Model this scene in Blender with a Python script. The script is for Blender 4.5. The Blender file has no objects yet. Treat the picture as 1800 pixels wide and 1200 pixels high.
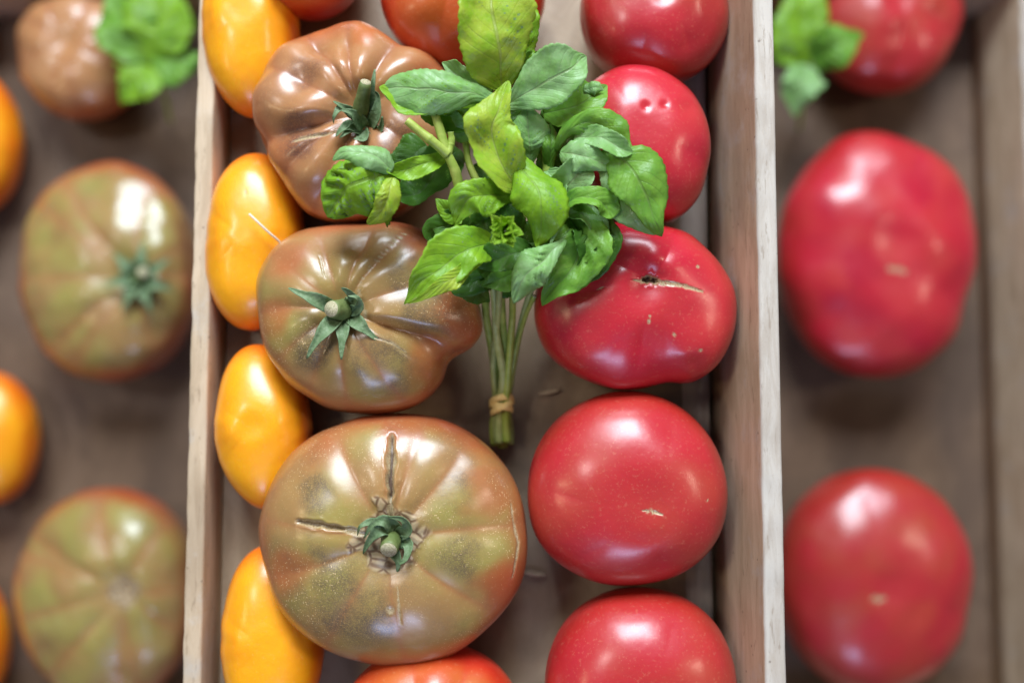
import bpy, math, random
import numpy as np
from mathutils import Vector

random.seed(7)
rng = np.random.default_rng(11)
scene = bpy.context.scene
col = scene.collection

# ------------------------------------------------------------------ camera
CAM_H = 0.46                      # lens height above the crate floor (m)
TILT = math.radians(4.0)          # leaning a little towards the far end of the crate
FPX = 1650.0                      # focal length in pixels of an 1800 px wide frame
cam_d = bpy.data.cameras.new('camera')
cam = bpy.data.objects.new('camera', cam_d)
col.objects.link(cam)
CAM = np.array([0.0, -(CAM_H - 0.035) * math.tan(TILT), CAM_H])
cam.location = CAM
cam.rotation_euler = (TILT, 0, 0)
cam_d.sensor_width = 36.0
cam_d.lens = 36.0 * FPX / 1800.0
cam_d.clip_start = 0.01
cam_d.clip_end = 50
cam_d.dof.use_dof = True
cam_d.dof.focus_distance = 0.392
cam_d.dof.aperture_fstop = 2.9
scene.camera = cam

# ------------------------------------------------------------------ world, lamps, exposure
world = bpy.data.worlds.new('World')
scene.world = world
world.use_nodes = True
world.node_tree.nodes['Background'].inputs[0].default_value = (0.90, 0.93, 1.0, 1)
world.node_tree.nodes['Background'].inputs[1].default_value = 0.115


def area(name, loc, target, sx, sy, watts, colour):
    d = bpy.data.lights.new(name, 'AREA')
    d.shape = 'RECTANGLE'
    d.size, d.size_y = sx, sy
    d.energy = watts
    d.color = colour
    o = bpy.data.objects.new(name, d)
    col.objects.link(o)
    o.location = loc
    v = Vector(target) - Vector(loc)
    o.rotation_euler = v.to_track_quat('-Z', 'Y').to_euler()
    return o


area('window_light', (-0.05, 1.75, 1.45), (0, 0, 0.04), 1.15, 1.0, 130, (0.80, 0.90, 1.0))
area('side_window_light', (0.78, 1.66, 1.45), (0, 0, 0.04), 0.30, 0.85, 9.0, (0.92, 0.92, 1.0))
area('back_window_light', (-0.05, -1.7, 1.35), (0, 0, 0.04), 0.70, 0.30, 15.0, (0.50, 0.62, 1.0))
area('warm_lamp_light', (1.5, 0.25, 1.35), (0, 0, 0.04), 0.22, 0.30, 6.0, (1.0, 0.80, 0.60))
area('warm_far_lamp_light', (-1.4, -0.1, 1.15), (0, 0, 0.04), 0.15, 0.15, 2.5, (1.0, 0.78, 0.45))
area('ceiling_light', (-1.0, 0.45, 1.7), (0, 0, 0), 0.34, 0.34, 9, (1.0, 0.95, 0.90))

scene.view_settings.view_transform = 'Standard'
scene.view_settings.look = 'None'
scene.view_settings.gamma = 1.0
scene.view_settings.exposure = -0.28
scene.view_settings.use_curve_mapping = False
scene.cycles.max_bounces = 10
scene.cycles.use_denoising = True

# ------------------------------------------------------------------ helpers
_c, _s = math.cos(TILT), math.sin(TILT)
RIGHT = np.array([1.0, 0, 0])
UP = np.array([0, _c, _s])
FWD = np.array([0, _s, -_c])


def ray(px, py, z):
    """point at height z seen in the direction of a reading taken off the photograph"""
    d = RIGHT * (px - 900.0) / FPX + UP * (600.0 - py) / FPX + FWD
    return CAM + d * ((z - CAM[2]) / d[2])


def metres(px, z):
    return px * (CAM[2] - z) / FPX


def smooth(e0, e1, x):
    t = np.clip((x - e0) / (e1 - e0), 0, 1)
    return t * t * (3 - 2 * t)


def lumps(P, scale, seed, n=14):
    r = np.random.default_rng(seed)
    out = np.zeros(len(P))
    for _ in range(n):
        k = r.normal(size=3)
        k *= r.uniform(0.6, 1.5) / np.linalg.norm(k) * 2 * math.pi / scale
        out += np.sin(P @ k + r.uniform(0, 6.28))
    return out / math.sqrt(n)


def spline(pts, n):
    P = np.array(pts, float)
    m = len(P)
    if m == 2:
        t = np.linspace(0, 1, n)[:, None]
        return P[0] * (1 - t) + P[1] * t
    Q = np.vstack([2 * P[0] - P[1], P, 2 * P[-1] - P[-2]])
    out = []
    for u in np.linspace(0, m - 1 - 1e-9, n):
        i = int(u)
        t = u - i
        a, b, c, d = Q[i], Q[i + 1], Q[i + 2], Q[i + 3]
        out.append(0.5 * (2 * b + (c - a) * t + (2 * a - 5 * b + 4 * c - d) * t * t + (3 * b - a - 3 * c + d) * t ** 3))
    return np.array(out)


def mesh_from(name, V, F, mats, smooth_shade=True, mat_idx=None, uv=None, attrs=None):
    me = bpy.data.meshes.new(name)
    V = np.asarray(V, np.float32)
    me.vertices.add(len(V))
    me.vertices.foreach_set('co', V.ravel())
    lens = np.array([len(f) for f in F], np.int32) if not isinstance(F, np.ndarray) else np.full(len(F), F.shape[1], np.int32)
    loops = F.ravel().astype(np.int32) if isinstance(F, np.ndarray) else np.array([i for f in F for i in f], np.int32)
    me.loops.add(len(loops))
    me.loops.foreach_set('vertex_index', loops)
    me.polygons.add(len(lens))
    me.polygons.foreach_set('loop_start', np.concatenate([[0], np.cumsum(lens)[:-1]]).astype(np.int32))
    me.polygons.foreach_set('use_smooth', np.full(len(lens), smooth_shade))
    for m in mats:
        me.materials.append(m)
    if mat_idx is not None:
        me.polygons.foreach_set('material_index', np.asarray(mat_idx, np.int32))
    me.update(calc_edges=True)
    if uv is not None:
        l = me.uv_layers.new(name='UVMap')
        l.data.foreach_set('uv', np.asarray(uv, np.float32)[loops].ravel())
    for k, a in (attrs or {}).items():
        at = me.attributes.new(k, 'FLOAT', 'POINT')
        at.data.foreach_set('value', np.asarray(a, np.float32))
    me.validate()
    return me


def link(name, me, parent=None):
    o = bpy.data.objects.new(name, me)
    col.objects.link(o)
    if parent is not None:
        o.parent = parent
    return o


def tag(o, label, cat, group=None):
    o['label'] = label
    o['category'] = cat
    if group:
        o['group'] = group
    return o


def empty(name, loc):
    o = bpy.data.objects.new(name, None)
    o.empty_display_size = 0.01
    col.objects.link(o)
    o.location = loc
    return o


def box(x0, x1, y0, y1, z0, z1, bev=0.0012):
    b = bev
    V, F = [], []
    # chamfered box: three rings in z
    def ringz(z, i):
        return [(x0 + i, y0, z), (x1 - i, y0, z), (x1, y0 + i, z), (x1, y1 - i, z), (x1 - i, y1, z), (x0 + i, y1, z), (x0, y1 - i, z), (x0, y0 + i, z)]
    def inner(z):
        i = b
        return [(x0 + 2 * i, y0 + i, z), (x1 - 2 * i, y0 + i, z), (x1 - i, y0 + 2 * i, z), (x1 - i, y1 - 2 * i, z), (x1 - 2 * i, y1 - i, z), (x0 + 2 * i, y1 - i, z), (x0 + i, y1 - 2 * i, z), (x0 + i, y0 + 2 * i, z)]
    rings = [inner(z0), ringz(z0 + b, b), ringz(z1 - b, b), inner(z1)]
    for r in rings:
        V += r
    for k in range(3):
        for i in range(8):
            j = (i + 1) % 8
            F.append((k * 8 + i, k * 8 + j, k * 8 + 8 + j, k * 8 + 8 + i))
    F.append(tuple(range(7, -1, -1)))
    F.append(tuple(range(24, 32)))
    return np.array(V), F


def tube(P, R, seg=10, cap=True, flat=1.0):
    """tapered round tube along points P with radii R"""
    P = np.array(P, float)
    R = np.array(R, float) * np.ones(len(P))
    n = len(P)
    V, F = [], []
    ref = np.array([0.13, 0.37, 1.0])
    for i in range(n):
        t = P[min(i + 1, n - 1)] - P[max(i - 1, 0)]
        t /= np.linalg.norm(t) + 1e-12
        a = np.cross(t, ref); a /= np.linalg.norm(a) + 1e-12
        b = np.cross(a, t)
        for k in range(seg):
            q = 2 * math.pi * k / seg
            V.append(P[i] + R[i] * (math.cos(q) * a + flat * math.sin(q) * b))
    for i in range(n - 1):
        for k in range(seg):
            j = (k + 1) % seg
            F.append((i * seg + k, i * seg + j, (i + 1) * seg + j, (i + 1) * seg + k))
    mi = [0] * len(F)
    if cap:
        F.append(tuple(range(seg - 1, -1, -1)))
        F.append(tuple(range((n - 1) * seg, n * seg)))
        mi += [1, 1]
    return np.array(V), F, mi


# ------------------------------------------------------------------ materials
class NT:
    def __init__(self, name):
        self.m = bpy.data.materials.new(name)
        self.m.use_nodes = True
        self.t = self.m.node_tree
        self.b = self.t.nodes['Principled BSDF']
        self.out = self.t.nodes['Material Output']

    def n(self, kind, **kw):
        x = self.t.nodes.new(kind)
        for k, v in kw.items():
            setattr(x, k, v)
        return x

    def l(self, a, b):
        self.t.links.new(a, b)

    def coord(self, scale=(1, 1, 1), which='Object'):
        c = self.n('ShaderNodeTexCoord')
        mp = self.n('ShaderNodeMapping')
        mp.inputs['Scale'].default_value = scale
        self.l(c.outputs[which], mp.inputs['Vector'])
        return mp.outputs['Vector']

    def noise(self, vec, scale, detail=4, rough=0.5, dist=0.0):
        x = self.n('ShaderNodeTexNoise')
        x.inputs['Scale'].default_value = scale
        x.inputs['Detail'].default_value = detail
        x.inputs['Roughness'].default_value = rough
        x.inputs['Distortion'].default_value = dist
        self.l(vec, x.inputs['Vector'])
        return x.outputs['Fac']

    def voro(self, vec, scale, feature='F1', out='Distance', rnd=1.0):
        x = self.n('ShaderNodeTexVoronoi', feature=feature)
        x.inputs['Scale'].default_value = scale
        x.inputs['Randomness'].default_value = rnd
        self.l(vec, x.inputs['Vector'])
        return x.outputs[out]

    def ramp(self, fac, a, b, va=0.0, vb=1.0):
        x = self.n('ShaderNodeMapRange', interpolation_type='SMOOTHSTEP')
        x.inputs['From Min'].default_value = a
        x.inputs['From Max'].default_value = b
        x.inputs['To Min'].default_value = va
        x.inputs['To Max'].default_value = vb
        self.l(fac, x.inputs['Value'])
        return x.outputs['Result']

    def math(self, op, a, b=None):
        x = self.n('ShaderNodeMath', operation=op)
        for i, v in enumerate((a, b)):
            if v is None:
                continue
            if isinstance(v, (int, float)):
                x.inputs[i].default_value = v
            else:
                self.l(v, x.inputs[i])
        return x.outputs[0]

    def mix(self, fac, a, b):
        x = self.n('ShaderNodeMix', data_type='RGBA')
        for s, v in ((x.inputs[0], fac), (x.inputs[6], a), (x.inputs[7], b)):
            if isinstance(v, (int, float)):
                s.default_value = v
            elif isinstance(v, tuple):
                s.default_value = (*v, 1)
            else:
                self.l(v, s)
        return x.outputs[2]

    def attr(self, name):
        x = self.n('ShaderNodeAttribute', attribute_name=name)
        return x.outputs['Fac']

    def bump(self, h, strength, dist, prev=None):
        x = self.n('ShaderNodeBump')
        x.inputs['Strength'].default_value = strength
        x.inputs['Distance'].default_value = dist
        self.l(h, x.inputs['Height'])
        if prev is not None:
            self.l(prev, x.inputs['Normal'])
        return x.outputs['Normal']

    def rnd(self):
        return self.n('ShaderNodeObjectInfo').outputs['Random']


def tomato_material(name, base, second, rim, green=None, speck=0.0, scratch=0.0, haze=0.0, rough=0.2, sss=0.12, dark=None, groove=None):
    m = NT(name)
    v = m.coord()
    n1 = m.noise(v, 22, 5, 0.62)
    n2 = m.noise(v, 16, 3, 0.55)
    n3 = m.noise(v, 700, 2, 0.6)
    c = m.mix(m.ramp(n1, 0.38, 0.66), base, second)
    if green is not None:
        c = m.mix(m.math('MULTIPLY', m.attr('green'), m.ramp(n1, 0.30, 0.60, 0.35, 1.0)), c, green)
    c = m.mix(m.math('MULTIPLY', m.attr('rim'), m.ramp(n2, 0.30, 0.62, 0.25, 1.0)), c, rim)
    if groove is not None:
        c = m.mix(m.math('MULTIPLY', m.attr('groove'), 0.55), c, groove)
    if dark is not None:
        d = m.math('MULTIPLY', m.ramp(m.noise(v, 34, 4, 0.65), 0.36, 0.62, 0.1, 1.0), m.ramp(m.noise(v, 1900, 3, 0.7), 0.34, 0.60, 0.25, 1.0))
        c = m.mix(m.math('MULTIPLY', d, m.attr('mott')), c, dark)
    # skin pores: tiny darker and lighter dots
    c = m.mix(m.ramp(n3, 0.56, 0.74, 0.0, 0.14), c, m.mix(0.5, c, (0.9, 0.62, 0.35)))
    if speck:
        vo = m.voro(v, 620)
        c = m.mix(m.math('MULTIPLY', m.ramp(vo, 0.16, 0.07), m.math('MULTIPLY', m.ramp(m.noise(v, 60, 2), 0.46, 0.62), speck)), c, (0.75, 0.52, 0.26))
    if scratch:
        for sc, rot in (((260, 1300, 500), 0.5), ((1200, 300, 500), -0.7), ((900, 900, 300), 0.2)):
            mp = m.n('ShaderNodeMapping')
            mp.inputs['Scale'].default_value = sc
            mp.inputs['Rotation'].default_value = (0, 0, rot)
            m.l(v, mp.inputs['Vector'])
            vo = m.voro(mp.outputs['Vector'], 1.0)
            f = m.math('MULTIPLY', m.ramp(vo, 0.17, 0.08), m.math('MULTIPLY', m.ramp(m.noise(v, 45, 2), 0.48, 0.62), scratch))
            c = m.mix(f, c, (0.70, 0.50, 0.28))
    # cork and scar tissue
    ck = m.attr('cork')
    cells = m.voro(v, 190, 'DISTANCE_TO_EDGE')
    corkcol = m.mix(m.ramp(cells, 0.02, 0.16), (0.16, 0.09, 0.045), m.mix(m.noise(v, 300, 3), (0.52, 0.40, 0.24), (0.30, 0.20, 0.10)))
    c = m.mix(ck, c, corkcol)
    sc = m.attr('scar')
    scn = m.ramp(m.noise(v, 1400, 3, 0.7), 0.3, 0.55)
    c = m.mix(m.math('MULTIPLY', sc, m.math('ADD', m.math('MULTIPLY', scn, 0.5), 0.5)), c, m.mix(scn, (0.20, 0.13, 0.065), (0.44, 0.34, 0.19)))
    c = m.mix(m.attr('slit'), c, (0.05, 0.018, 0.010))
    m.l(c, m.b.inputs['Base Color'])
    r = m.math('ADD', m.ramp(m.noise(v, 40, 4), 0.3, 0.7, rough + 0.09, rough + 0.20), m.math('MULTIPLY', m.math('MAXIMUM', ck, sc), 0.35))
    m.l(r, m.b.inputs['Roughness'])
    m.b.inputs['IOR'].default_value = 1.42
    m.b.inputs['Coat Weight'].default_value = 0.62
    m.b.inputs['Coat Roughness'].default_value = 0.235
    m.b.inputs['Subsurface Weight'].default_value = sss
    m.b.inputs['Subsurface Radius'].default_value = (1.0, 0.28, 0.12)
    m.b.inputs['Subsurface Scale'].default_value = 0.004
    nb = m.bump(m.noise(v, 55, 3, 0.5), 0.18, 0.004)
    nb = m.bump(m.noise(v, 900, 2, 0.6), 0.05, 0.0008, nb)
    nb = m.bump(m.math('MULTIPLY', ck, cells), 0.8, 0.0012, nb)
    m.l(nb, m.b.inputs['Normal'])
    return m.m


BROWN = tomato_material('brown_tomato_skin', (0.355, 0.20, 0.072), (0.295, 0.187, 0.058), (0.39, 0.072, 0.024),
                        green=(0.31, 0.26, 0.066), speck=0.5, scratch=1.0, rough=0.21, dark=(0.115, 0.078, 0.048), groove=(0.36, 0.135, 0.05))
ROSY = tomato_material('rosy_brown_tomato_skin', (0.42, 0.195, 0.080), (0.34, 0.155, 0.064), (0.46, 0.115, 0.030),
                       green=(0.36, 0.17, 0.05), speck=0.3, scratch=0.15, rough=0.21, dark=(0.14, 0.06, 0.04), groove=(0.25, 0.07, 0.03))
RED = tomato_material('red_tomato_skin', (0.44, 0.019, 0.028), (0.40, 0.024, 0.026), (0.37, 0.020, 0.012), green=(0.41, 0.042, 0.026), speck=0.15, scratch=0.0, rough=0.23)
PINK = tomato_material('pink_red_tomato_skin', (0.50, 0.014, 0.032), (0.42, 0.010, 0.030), (0.38, 0.010, 0.010), green=(0.50, 0.035, 0.034), speck=0.15, scratch=0.0, rough=0.21)
ORANGE_RED = tomato_material('orange_red_tomato_skin', (0.52, 0.085, 0.016), (0.52, 0.038, 0.014), (0.50, 0.022, 0.010), green=(0.50, 0.15, 0.02), speck=0.2, rough=0.24)
YELLOW = tomato_material('yellow_tomato_skin', (0.90, 0.38, 0.007), (0.88, 0.31, 0.006), (0.80, 0.16, 0.005), speck=0.1, rough=0.26, sss=0.2)


def simple(name, a, b, scale, rough, bumpd=0.0, spec=0.5):
    m = NT(name)
    v = m.coord()
    c = m.mix(m.ramp(m.noise(v, scale, 4, 0.6), 0.35, 0.65), a, b)
    m.l(c, m.b.inputs['Base Color'])
    m.b.inputs['Roughness'].default_value = rough
    m.b.inputs['Specular IOR Level'].default_value = spec
    if bumpd:
        m.l(m.bump(m.noise(v, scale * 1.5, 4), 0.5, bumpd), m.b.inputs['Normal'])
    return m.m


CALYX = simple('calyx_green', (0.095, 0.165, 0.065), (0.16, 0.23, 0.115), 500, 0.65, 0.0008)
STALK = simple('stalk_green', (0.10, 0.14, 0.035), (0.15, 0.19, 0.06), 300, 0.55, 0.0006)
CUT = simple('dry_cut_end', (0.30, 0.27, 0.15), (0.50, 0.45, 0.29), 1500, 0.8, 0.0004)
STEM = simple('basil_stem_green', (0.28, 0.38, 0.055), (0.38, 0.46, 0.09), 220, 0.45, 0.0004)
PALE_STEM = simple('pale_basil_stem', (0.34, 0.42, 0.13), (0.42, 0.50, 0.19), 220, 0.45, 0.0004)
BAND = simple('tan_rubber', (0.84, 0.62, 0.22), (0.88, 0.68, 0.28), 260, 0.5, 0.0003)
CHIP = simple('tan_splinter', (0.42, 0.31, 0.20), (0.50, 0.38, 0.25), 400, 0.8)
THREAD = simple('pale_fibre', (0.70, 0.58, 0.42), (0.80, 0.70, 0.55), 400, 0.7)


def leaf_material(name, top, top2, vein, gloss=0.38, trans=0.48):
    m = NT(name)
    v = m.coord(which='Object')
    uvn = m.n('ShaderNodeTexCoord').outputs['UV']
    sep = m.n('ShaderNodeSeparateXYZ')
    m.l(uvn, sep.inputs[0])
    t, a = sep.outputs['X'], m.math('ABSOLUTE', sep.outputs['Y'])
    n1 = m.noise(v, 120, 3, 0.6)
    c = m.mix(m.ramp(n1, 0.35, 0.68), top, top2)
    c = m.mix(m.ramp(m.noise(v, 900, 2), 0.4, 0.7, 0, 0.18), c, vein)
    # side veins sweep forward from the midrib
    ph = m.math('SUBTRACT', m.math('MULTIPLY', t, 8.0), m.math('MULTIPLY', a, 2.3))
    fr = m.math('ABSOLUTE', m.math('SUBTRACT', m.math('FRACT', ph), 0.5))
    side = m.math('MULTIPLY', m.ramp(fr, 0.060, 0.010), m.ramp(a, 0.95, 0.55))
    mid = m.ramp(a, 0.055, 0.018)
    vv = m.math('MAXIMUM', m.math('MULTIPLY', side, 0.32), mid)
    c = m.mix(m.math('MULTIPLY', vv, 0.55), c, vein)
    m.l(c, m.b.inputs['Base Color'])
    m.l(m.ramp(m.noise(v, 200, 3), 0.3, 0.7, gloss - 0.06, gloss + 0.10), m.b.inputs['Roughness'])
    m.b.inputs['Specular IOR Level'].default_value = 0.42
    h = m.math('ADD', m.math('MULTIPLY', fr, 0.7), m.noise(v, 260, 3, 0.5))
    h = m.math('SUBTRACT', h, m.math('MULTIPLY', vv, 0.7))
    nb = m.bump(h, 0.45, 0.0011)
    m.l(nb, m.b.inputs['Normal'])
    tr = m.n('ShaderNodeBsdfTranslucent')
    m.l(m.mix(0.35, c, (0.55, 0.70, 0.03)), tr.inputs['Color'])
    ms = m.n('ShaderNodeMixShader')
    ms.inputs[0].default_value = trans
    m.l(m.b.outputs[0], ms.inputs[1])
    m.l(tr.outputs[0], ms.inputs[2])
    m.l(ms.outputs[0], m.out.inputs['Surface'])
    return m.m


L_BRIGHT = leaf_material('bright_leaf', (0.33, 0.60, 0.030), (0.24, 0.50, 0.028), (0.30, 0.46, 0.10))
L_YELLOW = leaf_material('yellowing_leaf', (0.52, 0.66, 0.060), (0.36, 0.62, 0.030), (0.46, 0.52, 0.16))
L_MID = leaf_material('mid_leaf', (0.25, 0.51, 0.060), (0.17, 0.41, 0.048), (0.22, 0.36, 0.10))
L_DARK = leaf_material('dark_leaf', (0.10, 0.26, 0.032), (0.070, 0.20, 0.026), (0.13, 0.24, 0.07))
L_PALE_SHEEN = leaf_material('pale_sheen_leaf', (0.38, 0.64, 0.27), (0.29, 0.58, 0.15), (0.42, 0.53, 0.27), gloss=0.33)  # pale leaf faces, with the window sheen put into the base colour
L_UNDER = leaf_material('leaf_underside', (0.28, 0.43, 0.17), (0.22, 0.38, 0.13), (0.34, 0.45, 0.22), gloss=0.42)
BUD = leaf_material('bud_leaf_green', (0.40, 0.62, 0.040), (0.30, 0.54, 0.030), (0.50, 0.66, 0.15))


def board_material(name, a, b, dark, scale=(1, 1, 1), rough=0.6, coat=0.0, stains=0.0, worn=False):
    m = NT(name)
    v = m.coord(scale)
    g = m.noise(v, 60, 6, 0.65, 0.6)
    g2 = m.noise(v, 14, 3, 0.5, 0.3)
    c = m.mix(m.ramp(g, 0.35, 0.66), a, b)
    c = m.mix(m.ramp(g2, 0.50, 0.72, 0, 0.55), c, dark)
    w = m.coord()
    c = m.mix(m.ramp(m.noise(w, 1100, 3, 0.7), 0.60, 0.72, 0, 0.30), c, dark)
    if stains:
        s = m.noise(w, 17, 3, 0.45, 0.5)
        c = m.mix(m.math('MULTIPLY', m.ramp(s, 0.50, 0.62), stains), c, dark)
    if worn:
        sm = m.n('ShaderNodeMapping'); sm.inputs['Scale'].default_value = (1.0, 0.16, 1.0)
        m.l(w, sm.inputs['Vector'])
        c = m.mix(m.ramp(m.noise(sm.outputs['Vector'], 420, 4, 0.7, 0.4), 0.57, 0.68, 0, 0.55), c, dark)
        c = m.mix(m.ramp(m.noise(w, 30, 5, 0.7), 0.52, 0.70, 0, 0.6), c, (0.47, 0.43, 0.38))
        c = m.mix(m.ramp(m.voro(w, 130), 0.10, 0.05, 0, 0.6), c, (0.10, 0.06, 0.04))
    m.l(c, m.b.inputs['Base Color'])
    m.l(m.ramp(g2, 0.3, 0.7, rough - 0.08, rough + 0.1), m.b.inputs['Roughness'])
    m.b.inputs['Coat Weight'].default_value = coat
    m.b.inputs['Coat Roughness'].default_value = 0.12
    m.l(m.bump(g, 0.25, 0.001), m.b.inputs['Normal'])
    return m.m


WALL_WOOD = board_material('crate_wall_wood', (0.53, 0.41, 0.28), (0.42, 0.31, 0.20), (0.22, 0.15, 0.09), (3.2, 0.35, 1.6), 0.6, 0.0, 0.0, True)
RIM_WOOD = board_material('crate_rim_whitewash', (0.50, 0.45, 0.39), (0.40, 0.34, 0.28), (0.22, 0.16, 0.11), (3, 0.5, 2), 0.7, 0.0, 0.0, True)
FLOOR_BOARD = board_material('crate_floor_board', (0.38, 0.28, 0.18), (0.30, 0.212, 0.13), (0.085, 0.048, 0.028), (1, 0.6, 1), 0.40, 0.3, 0.40)
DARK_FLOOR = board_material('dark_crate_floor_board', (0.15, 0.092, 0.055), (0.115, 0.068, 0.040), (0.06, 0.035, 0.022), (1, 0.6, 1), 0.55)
LINER = board_material('crate_liner_film', (0.38, 0.32, 0.27), (0.33, 0.27, 0.22), (0.25, 0.20, 0.16), (3, 0.3, 1), 0.30, 0.3)
TABLE = board_material('stall_table_wood', (0.20, 0.12, 0.07), (0.15, 0.09, 0.05), (0.08, 0.05, 0.03), (2, 0.4, 1), 0.6)

# ------------------------------------------------------------------ the setting: stall table and crates
V, F = box(-0.80, 0.80, -0.6, 0.6, -0.370, -0.330)
t = link('stall_table', mesh_from('stall_table', V, F, [TABLE], False)); t['kind'] = 'structure'
V, F = box(-0.1495, 0.1135, -0.31, 0.31, -0.330, -0.0085)
t = link('stall_riser', mesh_from('stall_riser', V, F, [TABLE], False)); t['kind'] = 'structure'

WALL_X = 0.1030
WALL_H = 0.0705


def plank(x0, x1, y0, y1, z0, z1, slope, seed):
    """worn upright board: cross-section swept along its length with a slightly uneven top edge"""
    alongy = (y1 - y0) > (x1 - x0)
    L0, L1 = (y0, y1) if alongy else (x0, x1)
    w = (x1 - x0) if alongy else (y1 - y0)
    r = .0011
    hh = z1 - z0
    sec = [(-slope, 0), (-slope * .66, hh * .33), (-slope * .33, hh * .66), (-.0002, hh - 2.2 * r), (0, hh - r), (r * .35, hh - r * .3), (r, hh),
           (w * .35, hh), (w * .65, hh), (w - r, hh), (w - r * .35, hh - r * .3), (w, hh - r), (w, hh * .5), (w, 0)]
    m, n = len(sec), 140
    V = []
    ts = np.linspace(L0, L1, n)
    g = np.stack([ts, ts * 0 + seed * .01, ts * 0], -1)
    a = lumps(g, .05, seed) * .00035 + lumps(g, .012, seed + 1) * .00018
    for i in range(n):
        for k, (u, v) in enumerate(sec):
            dz = a[i] if 3 <= k <= 11 else 0.0
            du = a[(i * 3 + 17) % n] * .5 if 2 < k < 7 else 0.0
            if i in (0, n - 1):
                du = dz = 0.0
            c = (x0 if alongy else y0) + u + du
            V.append((c, ts[i], z0 + v + dz) if alongy else (ts[i], c, z0 + v + dz))
    F, idx = [], []
    for i in range(n - 1):
        for k in range(m):
            q = (k + 1) % m
            f = (i * m + k, i * m + q, (i + 1) * m + q, (i + 1) * m + k)
            F.append(f if not alongy else f[::-1]); idx.append(1 if 4 <= k <= 10 else 0)
    F.append(tuple(range(m))); F.append(tuple(range((n - 1) * m + m - 1, (n - 1) * m - 1, -1))); idx += [0, 0]
    return np.array(V), F, idx


SLOPE = 0.0068     # the side wall leans outwards, its foot stands this far in


def crate(x0, x1, y0, y1, z, h, label, liner=True, front=None):
    e = tag(empty('wooden_crate', ((x0 + x1) / 2, (y0 + y1) / 2, z - 0.008)), label, 'crate', 'crates on the stall')
    off = np.array(e.location)

    def part(name, b, mats, idx=None, shade=False):
        V, F = b
        return link(name, mesh_from(name, V - off, F, mats, shade, idx), e)
    th = 0.0085
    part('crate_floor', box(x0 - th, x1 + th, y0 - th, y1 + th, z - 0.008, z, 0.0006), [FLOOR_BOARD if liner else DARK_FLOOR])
    for nm, b in (('side_wall', (x1, x1 + th, y0 - th, y1 + th)), ('side_wall', (x0 - th, x0, y0 - th, y1 + th)),
                  ('end_wall', (x0 + 0.0004, x1 - 0.0004, y1, y1 + th)), ('end_wall', (x0 + 0.0004, x1 - 0.0004, y0 - th, y0))):
        V, F, idx = plank(*b, z + 0.0002, z + (front if front and b[1] == x0 else h), SLOPE if b[0] == x1 else 0.0, int(abs(b[0] * 9000 + b[2] * 700)))
        part(nm, (V, F), [WALL_WOOD, WALL_WOOD if front and b[1] == x0 else RIM_WOOD], idx, True)
    if liner:
        # strip of stiff film: flat on the floor, rounding up against the right wall
        r = 0.006
        x1 = x1 - SLOPE - 0.0002
        prof = [(x1 - 0.0125, z + 0.0006), (x1 - r - 0.0008, z + 0.0007)]
        for k in range(1, 9):
            q = k / 8 * math.pi / 2
            prof.append((x1 - 0.0008 - r + r * math.sin(q), z + 0.0007 + r * (1 - math.cos(q))))
        
        ny = 60
        V, F = [], []
        ys = np.linspace(y0 + 0.002, y1 - 0.002, ny)
        for j, y in enumerate(ys):
            w = 0.0006 * math.sin(y * 90) + 0.0004 * math.sin(y * 231)
            for i, (px, pz) in enumerate(prof):
                k = 1 - i / (len(prof) - 1)
                V.append((px + (w * k if i < 2 else 0), y, pz + (w if i == len(prof) - 1 else 0)))
        m = len(prof)
        for j in range(ny - 1):
            for i in range(m - 1):
                F.append((j * m + i, j * m + i + 1, (j + 1) * m + i + 1, (j + 1) * m + i))
        part('liner', (np.array(V), F), [LINER], None, True)
    return e


crate(-0.1400, WALL_X, -0.30, 0.30, 0.0, WALL_H, 'brown wooden crate with pale top edge holding tomatoes and the basil bunch', front=0.028)
N_Z = -0.32
N_X1 = ray(1738, 600, N_Z)[0]
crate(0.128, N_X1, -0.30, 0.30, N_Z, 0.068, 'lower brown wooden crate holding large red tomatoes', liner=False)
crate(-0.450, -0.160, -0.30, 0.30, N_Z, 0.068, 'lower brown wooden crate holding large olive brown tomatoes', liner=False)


# ------------------------------------------------------------------ tomatoes
def periodic(ang, val, q, blur):
    o = np.argsort(ang)
    a, v = np.array(ang)[o], np.array(val)[o]
    a = np.concatenate([a - 2 * math.pi, a, a + 2 * math.pi])
    v = np.concatenate([v, v, v])
    g = np.linspace(-math.pi, math.pi, 720, endpoint=False)
    f = np.interp(g, a, v)
    k = np.exp(-0.5 * (np.minimum(np.arange(720), 720 - np.arange(720)) / (blur / 0.5)) ** 2)
    f = np.real(np.fft.ifft(np.fft.fft(f) * np.fft.fft(k / k.sum())))
    return np.interp((q + math.pi) % (2 * math.pi) - math.pi, np.append(g, math.pi), np.append(f, f[0]))


def ellipse_px(cx, cy, rx, ry, n=24, pw=2.0, turn=0.0):
    ct, st = math.cos(math.radians(turn)), math.sin(math.radians(turn))
    out = []
    for k in range(n):
        q = 2 * math.pi * k / n
        c, s = math.cos(q), math.sin(q)
        u, v = rx * math.copysign(abs(c) ** (2 / pw), c), -ry * math.copysign(abs(s) ** (2 / pw), s)
        out.append((cx + u * ct - v * st, cy + u * st + v * ct))
    return out


TOMATOES = []


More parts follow.
